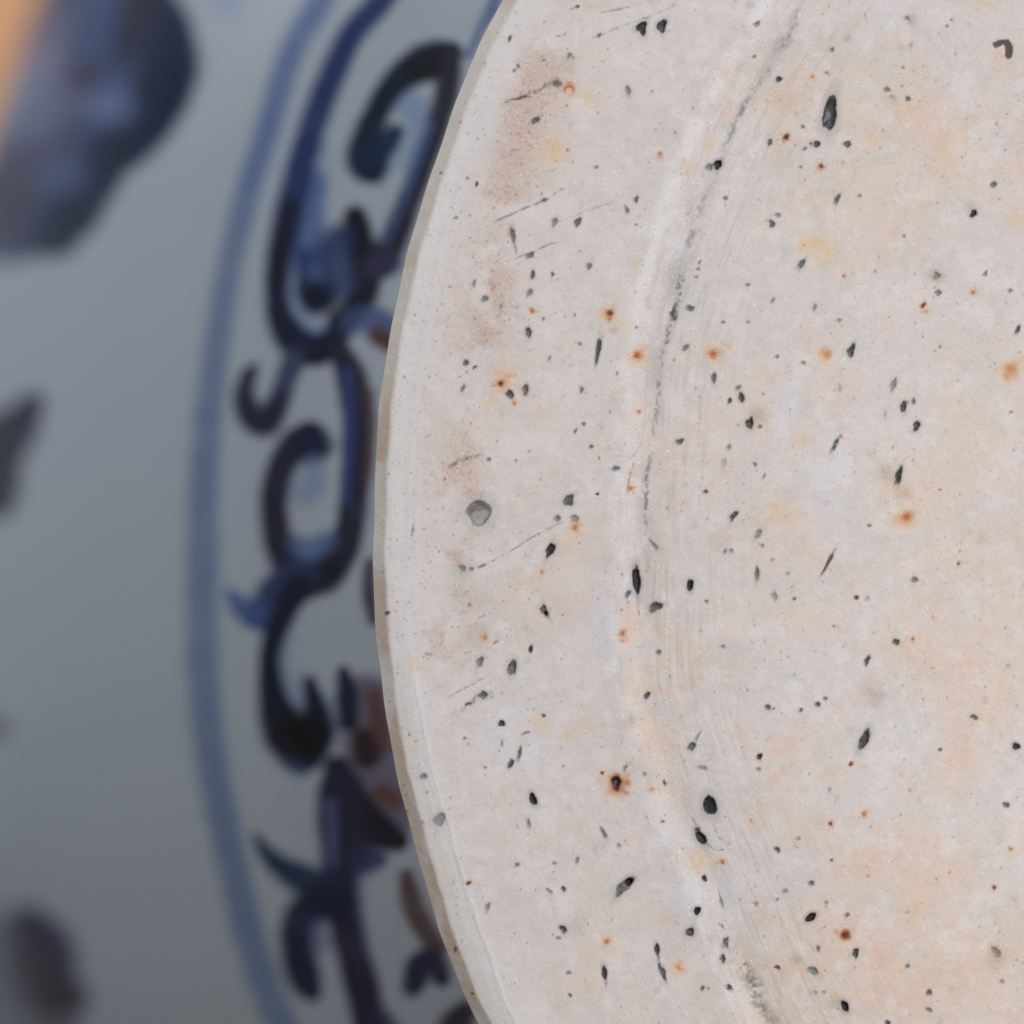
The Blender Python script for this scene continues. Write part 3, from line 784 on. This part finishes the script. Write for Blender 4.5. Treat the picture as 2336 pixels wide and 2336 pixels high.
# uncounted fine specks over the whole foot
def scatter(count, box, rmin, rmax, colr, amin, amax, seed, thresh, scale):
    r_ = np.random.default_rng(seed)
    x = r_.uniform(box[0], box[2], count)
    y = r_.uniform(box[1], box[3], count)
    keep = (fbm(x, y, scale, seed, 2) + 0.25 * r_.normal(size=count) > thresh) & (np.hypot(x - CX, y - CY) < R_FOOT - 8)
    if box is REST:
        keep &= ~((x < X1) & (y > Y0) & (y < Y1))
    for px, py in zip(x[keep], y[keep]):
        rad = rmin * (rmax / rmin) ** (r_.random() ** 2.2)
        el = r_.uniform(.55, 1)
        an = r_.uniform(.9, 2.1)
        idx = near(px, py, rad * 2.6)
        if len(idx) == 0:
            continue
        dx, dy = X[idx] - px, Y[idx] - py
        u = dx * math.cos(an) - dy * math.sin(an)
        v = dx * math.sin(an) + dy * math.cos(an)
        al = np.exp(-((u / rad) ** 2 + (v / (rad * el)) ** 2) ** 1.5)
        over_at(idx, colr, r_.uniform(amin, amax) * al)


VIEW = (840, -40, 2380, 2380)
REST = (CX - R_FOOT, CY - R_FOOT, CX + R_FOOT, CY + R_FOOT)
scatter(2900, VIEW, 1.7, 4.2, (104, 102, 101), .12, .55, 601, .5, 160)
scatter(900, VIEW, 1.6, 3.4, (172, 108, 76), .2, .65, 603, .52, 200)
scatter(500, VIEW, 4, 12, (150, 146, 144), .10, .28, 605, .5, 200)
scatter(420, VIEW, 5, 14, (216, 176, 140), .15, .4, 607, .5, 260)
scatter(700, (850, 0, 1250, 1600), 1.5, 3.0, (150, 100, 78), .3, .75, 609, .5, 120)
scatter(1500, REST, 6, 16, (70, 70, 72), .3, .8, 611, .5, 300)
scatter(700, REST, 8, 26, (212, 160, 112), .2, .5, 613, .5, 300)

# sparkle of tiny crystals: white glints painted in, over smoother raised points
GL = np.zeros(NV)
r_ = np.random.default_rng(77)
dense = 1080 * 690
wgt = 0.25 + 1.6 * dust[:dense] + 1.3 * np.exp(-(g[:dense] / 45.0) ** 2) + 0.7 * win[:dense]
wgt *= (RD[:dense] > 40) * (fbm(X[:dense], Y[:dense], 60, 701, 2) > 0.42)
pick = r_.choice(dense, 3200, replace=False, p=wgt / wgt.sum())
val = r_.uniform(.25, 1, len(pick)) ** 1.5
C[pick] += (np.array((255, 255, 255)) - C[pick]) * val[:, None]
GL[pick] = val
H[pick] += 0.022 * val

# ------------------------------------------------------------------ foot mesh, split into bevel, ring, inner disc, pits and rust spots
deep = np.clip(-H, 0, None)
wx = (X - CX) * S
wz = -(Y - CY) * S
co = np.stack([wx, -H * MM, wz + AX_Z], 1)
# compensate the slight shrink of the deeper middle so that marks stay where they are seen on the clay
mfac = 1 + (np.where(g < -120, -H, 0) * MM) / DIST
co[:, 0] = (co[:, 0] + AX_X) * mfac - AX_X
co[:, 2] = (co[:, 2] - CAM_Z) * mfac + CAM_Z
Q = Q[:, ::-1]
nrm = vert_normals(co, Q)
if nrm[:, 1].mean() > 0:
    Q = Q[:, ::-1]
    nrm = -nrm
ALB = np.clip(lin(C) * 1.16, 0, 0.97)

fv = Q[:, 0]
rdf, gf, pf = RD[Q].mean(1), g[Q].mean(1), PART[fv]
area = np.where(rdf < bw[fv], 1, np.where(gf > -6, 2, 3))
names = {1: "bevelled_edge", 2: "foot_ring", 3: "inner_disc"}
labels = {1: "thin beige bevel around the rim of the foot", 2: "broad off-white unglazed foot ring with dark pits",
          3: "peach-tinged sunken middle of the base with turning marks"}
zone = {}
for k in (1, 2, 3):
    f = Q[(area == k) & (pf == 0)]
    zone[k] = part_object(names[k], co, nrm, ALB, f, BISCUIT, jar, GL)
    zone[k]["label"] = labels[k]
for i, (nm, px, py) in enumerate(part_info, 1):
    f = Q[pf == i]
    if len(f) < 6:
        continue
    k = int(np.bincount(area[pf == i]).argmax())
    part_object(nm, co, nrm, ALB, f, BISCUIT, zone[k], GL)

# ------------------------------------------------------------------ the glazed body, turned from a profile (radius, depth) in mm
PROFILE = [(63.0, 0.50), (63.1, 1.1), (62.7, 2.4), (61.9, 4.5), (61.3, 8.0), (61.5, 11.5), (62.9, 14.2), (66.3, 17.2), (71.2, 21.2),
           (76.6, 27.0), (82.2, 35.6), (87.0, 46.0), (90.2, 58.0), (92.0, 75.0), (91.2, 92.0), (87.8, 110.0), (80.0, 128.0), (66.0, 143.0),
           (52.0, 152.0), (44.0, 158.0), (41.2, 166.0), (42.2, 173.0), (45.2, 177.5), (46.4, 179.4), (45.4, 180.8), (43.4, 180.0),
           (40.0, 174.0), (37.6, 166.0), (40.0, 157.0)]
prof = crom(np.array(PROFILE), 40)
seg = np.r_[0, np.cumsum(np.hypot(*np.diff(prof, axis=0).T))]
s_vis = seg[40 * 13]                    # up to the widest girth
s_s = np.concatenate([np.linspace(0, 6, 24)[:-1], np.linspace(6, s_vis, 250)[:-1], np.linspace(s_vis, seg[-1], 130)])
pr = np.interp(s_s, seg, prof[:, 0])
pd = np.interp(s_s, seg, prof[:, 1])
dense_t = np.linspace(-math.radians(33), math.radians(33), 560)
rest_t = np.linspace(math.radians(33), 2 * math.pi - math.radians(33), 720)[1:-1]
tt = np.r_[dense_t, rest_t] + math.pi        # angle in the picture plane (y down), pi = left
TT, PR = np.meshgrid(tt, pr, indexing='ij')
_, PD = np.meshgrid(tt, pd, indexing='ij')
_, SS = np.meshgrid(tt, s_s, indexing='ij')
bco = np.stack([PR * np.cos(TT) * MM, PD * MM, -PR * np.sin(TT) * MM + AX_Z], -1).reshape(-1, 3)
BQ = grid_faces(len(tt), len(s_s), 0, wrap=True)
bn = vert_normals(bco, BQ)
k = np.argmin(np.abs(bco[:, 0] + 0.088))
if bn[k, 0] > 0:
    BQ = BQ[:, ::-1]
    bn = -bn

# flat chart of the lower body seen along the axis: radius shrunk by depth, six equal sectors
CH = PR / S * MM * DIST / (DIST + PD * MM)
fold = (TT - math.pi + math.radians(30)) % math.radians(60) - math.radians(30)
sector = ((TT - math.pi + math.radians(30)) // math.radians(60)).astype(int) % 6
BX = (CH * np.cos(fold + math.pi)).ravel()
BY = (CH * np.sin(fold + math.pi)).ravel()
BS = SS.ravel()
lower = (BS < s_vis + 2)

dgrid = np.linspace(9.0, 75.0, 900)
rgrid = np.interp(dgrid, prof[:40 * 13, 1], prof[:40 * 13, 0])


def to_chart(px, py):
    """photograph pixel -> point on the turned body -> chart"""
    x0 = (px - 1168) * S * 1e3
    z0 = (py - 1168) * S * 1e3
    sc = 1 + dgrid / (DIST * 1e3)
    x = x0 * sc - AX_X * 1e3
    z = z0 * sc + (CAM_Z - AX_Z) * -1e3
    hit = np.hypot(x, z) < rgrid
    i = int(np.argmax(hit)) if hit.any() else len(dgrid) - 1
    th = math.atan2(z[i], x[i])
    ch = rgrid[i] * 1e-3 / S * DIST / (DIST + dgrid[i] * 1e-3)
    return ch * math.cos(th), ch * math.sin(th), DIST / (DIST + dgrid[i] * 1e-3)


GC = np.tile(np.array([191.0, 192.0, 197.0]), (len(BX), 1))     # bluish white glaze
gn = fbm(BX, BY, 700, 801, 3)
GC += (gn - .5)[:, None] * np.array([6, 3, -3])
BPART = np.zeros(len(BX), np.int32)
G = 1168 / 1932.0
WHITE_SEEN = lin((133, 141, 150))
WHITE_IS = lin((191, 192, 197))


def pigment(c):
    """pigment colour whose lit look beside the lit white glaze is c"""
    a = lin(c) / WHITE_SEEN * WHITE_IS
    a = a * (0.62 + 0.38 * np.clip(a / 0.3, 0, 1))
    a = a + (a.mean() - a) * 0.20
    a = np.clip(a, 0, 1)
    return np.where(a <= 0.0031308, a * 12.92, 1.055 * a ** (1 / 2.4) - 0.055) * 255


LINE, SC, FL, LF, PT = MOTIFS = ["painted_line", "painted_scroll", "painted_flower", "painted_leaf", "painted_petal"]


def stroke(motif, half, pts, colr, alpha=1.0, soft=0.22, ring=False):
    """pts: x, y, width in the enlarged left crops (half 0 upper, 1 lower)"""
    P = []
    for q in pts:
        hh = half if len(q) == 3 else q[3]
        cx, cy, m = to_chart(q[0] * G, q[1] * G + (1168 if hh else 0))
        P.append((cx, cy, q[2] * G * (0.62 if motif in (SC, LF) else 0.57)))
    P = crom(np.array(P), 14) if len(P) > 1 else np.array(P)
    if ring:
        th = np.arctan2(P[:, 1], -P[:, 0])
        o = np.argsort(th)
        tv = np.arctan2(BY, -BX)
        rr = np.interp(tv, th[o], np.hypot(P[o, 0], P[o, 1]))
        rm = np.hypot(P[:, 0], P[:, 1]).mean()
        bl = sstep(math.radians(25), math.radians(30), np.abs(tv))
        rr = rr * (1 - bl) + rm * bl
        wv = np.interp(tv, th[o], P[o, 2])
        dist = np.abs(np.hypot(BX, BY) - rr) / wv
        idx = np.where(lower & (dist < 2))[0]
        dist = dist[idx]
    else:
        lo, hi = P[:, :2].min(0) - P[:, 2].max() * 1.6, P[:, :2].max(0) + P[:, 2].max() * 1.6
        idx = np.where(lower & (BX > lo[0]) & (BX < hi[0]) & (BY > lo[1]) & (BY < hi[1]))[0]
        dist = np.full(len(idx), 1e9)
        for q in P:
            dist = np.minimum(dist, np.hypot(BX[idx] - q[0], BY[idx] - q[1]) / max(q[2], 1))
    wob = 0.16 * (fbm(BX[idx], BY[idx], 34, 805, 2) - .5)
    al = sstep(1 + soft, 1 - soft, dist + wob)
    tone = 0.86 + 0.28 * fbm(BX[idx], BY[idx], 55, 807, 2)
    GC[idx] += (pigment(colr) - GC[idx]) * np.clip(al * alpha * tone, 0, 1)[:, None]
    if alpha > 0.5:
        BPART[idx[al > 0.5]] = MOTIFS.index(motif) + 1


NAVY, BLACK, BLUE, WASH, PURP, BROWN = (22, 30, 58), (20, 18, 28), (40, 62, 106), (78, 98, 138), (46, 42, 66), (66, 44, 42)
# ring line around the foot band
ringpts = [(1215, 0, 76, 0), (1100, 200, 74, 0), (1015, 480, 72, 0), (945, 700, 72, 0), (893, 900, 72, 0), (852, 1100, 74, 0), (822, 1300, 76, 0),
           (797, 1500, 80, 0), (780, 1700, 84, 0), (768, 1932, 88, 0), (765, 300, 92, 1), (770, 600, 92, 1), (790, 850, 90, 1), (832, 1100, 88, 1),
           (884, 1350, 88, 1), (945, 1600, 88, 1), (1010, 1800, 88, 1), (1062, 1932, 88, 1)]
stroke(LINE, 0, ringpts, (86, 101, 130), 0.9, 0.45, ring=True)
stroke(LINE, 0, [(1215, 0, 60), (1100, 200, 60), (1010, 480, 56), (940, 700, 50)], (70, 90, 130), 0.5, 0.5)
# thin watery wash that ran beside the dark strokes
for half, pts in ((0, [(1215, 560, 50), (1190, 760, 60), (1180, 940, 60)]), (0, [(1130, 1120, 70), (1170, 1220, 80), (1240, 1220, 70)]),
                  (1, [(1090, 420, 40), (1070, 560, 40), (1085, 700, 40)]), (1, [(1150, 640, 60), (1145, 720, 50)]),
                  (1, [(1250, 700, 30), (1265, 840, 30)]), (1, [(1230, 1020, 40), (1235, 1180, 40), (1240, 1300, 40)]),
                  (0, [(1110, 1740, 40), (1090, 1850, 40)]), (0, [(1440, 700, 30), (1500, 560, 30)])):
    stroke("painted_scroll", half, pts, (92, 110, 142), 0.5, 0.7)
# upper scroll: long outer stem
stroke(SC, 0, [(1190, 680, 70), (1165, 800, 80), (1170, 950, 90), (1200, 1080, 90)], (56, 80, 126), 0.75, 0.4)
stroke(SC, 0, [(1470, -40, 70), (1420, 30, 70), (1330, 135, 72), (1240, 320, 74), (1180, 480, 74), (1130, 660, 78), (1090, 820, 84), (1062, 960, 74),
               (1048, 1080, 66), (1062, 1190, 74), (1110, 1280, 100), (1190, 1315, 100), (1260, 1280, 80), (1310, 1200, 66)], (26, 46, 90), 1, 0.3)
stroke(SC, 0, [(1100, 770, 50), (1062, 930, 56), (1042, 1080, 50), (1062, 1200, 60), (1120, 1300, 80), (1200, 1330, 80), (1270, 1270, 56)], (24, 24, 44), .95, 0.35)
stroke(SC, 0, [(1150, 960, 40), (1150, 1080, 50), (1190, 1150, 60)], (30, 48, 92), .9, .4)
stroke(SC, 0, [(1205, 1120, 100)], (16, 24, 44), 1, .4)
stroke(SC, 0, [(1345, 815, 60), (1355, 900, 80), (1372, 1000, 84), (1380, 1090, 80), (1330, 1170, 70), (1270, 1210, 50)], (20, 22, 36), 1, .35)
stroke(SC, 0, [(1290, 900, 80), (1260, 980, 110), (1290, 1060, 110)], (32, 48, 88), .8, .5)
# upper curl
stroke(SC, 0, [(1500, 380, 60), (1580, 420, 90), (1600, 520, 80), (1560, 640, 60)], (92, 112, 148), .7, .5)
stroke(SC, 0, [(1705, 195, 60), (1640, 225, 110), (1560, 260, 96), (1480, 330, 76), (1420, 430, 70), (1385, 530, 86), (1390, 610, 110), (1405, 650, 70)], (16, 28, 50), 1, .3)
stroke(SC, 0, [(1385, 590, 90), (1440, 560, 70), (1490, 500, 50)], (18, 36, 68), .95, .4)
stroke(SC, 0, [(1705, 200, 40), (1640, 235, 90), (1570, 262, 60)], BLACK, .9, .4)
stroke(SC, 0, [(1702, 215, 56), (1695, 330, 64), (1655, 470, 60), (1600, 620, 58), (1540, 780, 64), (1480, 920, 76), (1420, 1000, 84)], (38, 34, 48), 1, .35)
stroke(SC, 0, [(1630, 470, 26), (1575, 620, 26), (1510, 790, 26), (1450, 910, 26)], (60, 84, 130), .7, .5)
stroke(FL, 0, [(1420, 1010, 80), (1470, 990, 80)], (50, 46, 74), .9, .5)
stroke(FL, 0, [(1330, 1210, 90), (1400, 1200, 90), (1470, 1230, 80)], (58, 72, 108), .8, .5)
stroke(FL, 0, [(1430, 1270, 60), (1480, 1300, 60)], (74, 48, 44), .9, .5)
stroke(SC, 0, [(1880, -40, 40), (1860, 40, 36), (1820, 110, 26), (1770, 220, 18)], (40, 62, 108), .7, .5)
# small hook
stroke(SC, 0, [(1130, 1320, 70), (1085, 1420, 56), (1050, 1530, 66), (1000, 1595, 84), (950, 1570, 72), (925, 1490, 56), (945, 1410, 40), (970, 1385, 22)], (34, 36, 62), 1, .35)
stroke(SC, 0, [(1110, 1360, 60), (1080, 1450, 50)], (70, 80, 108), .6, .5)
# stem to the second spiral
stroke(SC, 0, [(1280, 1310, 60), (1330, 1420, 84), (1352, 1560, 84), (1352, 1720, 80), (1338, 1900, 76), (1320, 60, 76, 1), (1285, 160, 90, 1),
               (1225, 235, 110, 1), (1150, 250, 110, 1), (1085, 190, 90, 1), (1045, 80, 80, 1), (1038, 1880, 76, 0), (1060, 1770, 72, 0),
               (1110, 1680, 80, 0), (1170, 1640, 84, 0)], (36, 34, 54), 1, .3)
stroke(SC, 0, [(1310, 1400, 30), (1322, 1560, 30), (1322, 1720, 26), (1305, 1900, 26)], (34, 60, 110), .85, .5)
stroke(SC, 0, [(1395, 1480, 30), (1400, 1650, 28), (1385, 1820, 26)], (80, 58, 58), .7, .5)
stroke(SC, 0, [(1180, 1680, 110)], (22, 30, 60), 1, .4)
stroke(SC, 0, [(1190, 1740, 50), (1190, 1820, 70), (1150, 1880, 60)], (92, 106, 142), .6, .6)
stroke(SC, 1, [(1120, 120, 60), (1170, 150, 70), (1240, 110, 60)], (62, 84, 124), .8, .5)
stroke(SC, 1, [(1190, 250, 60), (1250, 220, 60)], BLACK, .7, .5)
# spur and the stem to the lower bud
stroke(LF, 1, [(1130, 240, 110), (1060, 300, 110), (1000, 370, 90), (960, 400, 60)], (42, 52, 86), 1, .35)
stroke(LF, 1, [(1000, 400, 80), (930, 370, 70), (890, 330, 44), (860, 295, 16)], (50, 74, 120), .9, .45)
stroke(SC, 1, [(1130, 280, 80), (1065, 400, 66), (1025, 520, 60), (1020, 620, 64), (1045, 730, 90), (1085, 830, 130), (1130, 900, 120), (1165, 900, 110),
               (1200, 830, 90), (1190, 730, 60), (1168, 640, 34)], (20, 26, 50), 1, .3)
stroke(SC, 1, [(1110, 820, 90), (1150, 860, 120), (1180, 840, 70)], (24, 20, 22), 1, .5)
stroke(SC, 1, [(1080, 940, 40), (1130, 965, 50)], (44, 74, 110), .5, .6)
# flower half hidden by the foot
stroke(FL, 1, [(1390, 700, 150), (1400, 850, 170), (1420, 1000, 180), (1470, 1130, 170)], (86, 80, 98), .9, .4)
stroke(FL, 1, [(1300, 600, 36), (1312, 690, 64), (1318, 790, 60)], (24, 30, 56), 1, .4)
stroke(FL, 1, [(1410, 690, 50), (1430, 780, 60), (1440, 880, 60)], (84, 58, 56), .9, .5)
stroke(FL, 1, [(1370, 850, 60), (1390, 920, 80)], (48, 32, 38), .95, .4)
stroke(FL, 1, [(1450, 1060, 60), (1490, 1090, 60)], (84, 56, 42), .9, .5)
stroke(FL, 1, [(1270, 960, 60), (1310, 1050, 90), (1370, 1130, 100), (1440, 1210, 100), (1500, 1240, 70)], (30, 26, 36), 1, .35)
stroke(FL, 1, [(1395, 190, 30), (1395, 300, 44), (1415, 410, 36)], (56, 46, 66), .9, .5)
# lower stem and leaves
stroke(SC, 1, [(1275, 960, 70), (1290, 1100, 130), (1310, 1250, 140), (1290, 1390, 100), (1310, 1550, 90), (1355, 1740, 92), (1400, 1932, 92), (1420, 2000, 90)], (38, 36, 60), 1, .3)
stroke(SC, 1, [(1245, 1100, 30), (1260, 1250, 30), (1262, 1330, 24)], (76, 92, 132), .7, .6)
stroke(SC, 1, [(1365, 1330, 26), (1355, 1480, 26), (1390, 1650, 24)], (74, 86, 122), .6, .6)
stroke(SC, 1, [(1380, 1310, 90), (1430, 1310, 50)], (46, 50, 84), .85, .5)
stroke(LF, 1, [(965, 1215, 16), (1010, 1290, 44), (1080, 1350, 70), (1160, 1390, 90), (1240, 1420, 90)], (32, 50, 78), 1, .4)
stroke(LF, 1, [(1270, 1470, 110), (1190, 1480, 110), (1135, 1560, 100), (1130, 1660, 90), (1155, 1760, 84), (1180, 1815, 50)], (28, 34, 62), 1, .35)
stroke(LF, 1, [(1200, 1560, 40), (1215, 1640, 50)], (86, 98, 134), .7, .6)
stroke(LF, 1, [(1535, 1370, 40), (1555, 1470, 60), (1600, 1570, 60), (1650, 1640, 60)], (78, 58, 60), .9, .45)
stroke(LF, 1, [(1560, 1790, 60), (1590, 1710, 80), (1640, 1700, 70), (1670, 1760, 50)], (40, 40, 66), .95, .4)
stroke(LF, 1, [(1720, 1932, 90), (1760, 1880, 60)], (50, 44, 56), .9, .5)
stroke(LF, 1, [(1440, 1900, 50), (1470, 1960, 60)], (50, 52, 80), .8, .5)
# big petals on the belly
stroke(PT, 0, [(60, 60, 240), (200, 40, 260), (400, 60, 330), (480, 220, 330), (380, 400, 300), (230, 600, 260), (100, 780, 220), (20, 900, 160)], (48, 58, 94), .95, .3)
stroke(PT, 0, [(560, -20, 120), (620, 120, 140), (640, 230, 150), (600, 370, 150), (520, 490, 150), (420, 590, 130), (340, 690, 130), (270, 810, 130), (195, 900, 120)], (20, 28, 56), 1, .35)
stroke(PT, 0, [(430, 60, 150), (380, 180, 140)], (42, 58, 100), .8, .5)
stroke(PT, 0, [(530, -20, 70), (490, 100, 70), (465, 210, 50)], (28, 26, 48), .9, .5)
stroke(PT, 0, [(330, 280, 70), (260, 400, 70), (150, 560, 80), (50, 730, 90), (-20, 860, 110)], (44, 38, 60), .9, .5)
stroke(PT, 0, [(420, 400, 130)], (84, 98, 138), .75, .6)
stroke(PT, 0, [(230, 380, 110), (150, 500, 90)], (96, 102, 138), .6, .6)
stroke(PT, 0, [(230, 660, 140)], (70, 78, 114), .7, .6)
stroke(PT, 0, [(150, 80, 100), (110, 250, 90)], (104, 92, 116), .7, .6)
stroke(PT, 0, [(850, -20, 90), (865, 30, 60)], (104, 124, 158), .6, .7)
stroke(PT, 0, [(-30, 1720, 120), (20, 1640, 130), (70, 1590, 100), (130, 1510, 50)], (30, 32, 54), 1, .4)
stroke(PT, 0, [(-30, 1640, 120), (-20, 1780, 110), (-20, 1900, 90)], (28, 26, 44), 1, .4)
stroke(PT, 1, [(-30, 820, 70)], (66, 66, 86), .9, .5)
stroke(PT, 1, [(100, 1540, 90), (160, 1620, 120), (190, 1720, 120), (190, 1830, 90)], (42, 42, 72), 1, .4)
stroke(PT, 1, [(30, 1750, 180), (90, 1850, 200), (150, 1932, 160)], (84, 80, 98), .8, .4)
stroke(PT, 1, [(0, 1700, 110), (-10, 1850, 120)], (48, 42, 56), .9, .4)
# plain double line and dots on the unseen shoulder keep the pattern going
sh = np.minimum(np.abs(BS - np.interp(112, prof[:40 * 17, 1], seg[:40 * 17])), np.abs(BS - np.interp(116, prof[:40 * 17, 1], seg[:40 * 17])))
al = sstep(0.9, 0.5, sh)
GC += (pigment((60, 82, 126)) - GC) * (0.9 * al)[:, None]
BPART[al > .5] = 1
# unglazed, faintly brown strip where the foot was trimmed
tr = sstep(6.5, 4.5, BS + 1.2 * (fbm(TT.ravel() * 900, BS, 40, 811, 2) - .5))
GC += (np.array([188, 178, 166.0]) - GC) * tr[:, None]

GALB = np.clip(lin(GC), 0, 0.9)
bf = BPART[BQ[:, 0]]
sf = sector.ravel()[BQ[:, 0]]
body = part_object("body", bco, bn, GALB, BQ[bf == 0], GLAZE, jar)
body["label"] = "bluish white glazed wall swelling out behind the foot"
plabels = {1: "pale blue painted line running around the jar", 2: "dark blue painted curling scroll stem", 3: "purplish blue painted flower head",
           4: "dark blue painted pointed leaf", 5: "broad dark blue painted petals on the belly"}
for k, nm in enumerate(MOTIFS, 1):
    for sct in ([None] if k == 1 else range(6)):
        sel = (bf == k) if sct is None else (bf == k) & (sf == sct)
        if sel.sum() > 10:
            part_object(nm, bco, bn, GALB, BQ[sel], GLAZE, body)["label"] = plabels[k]
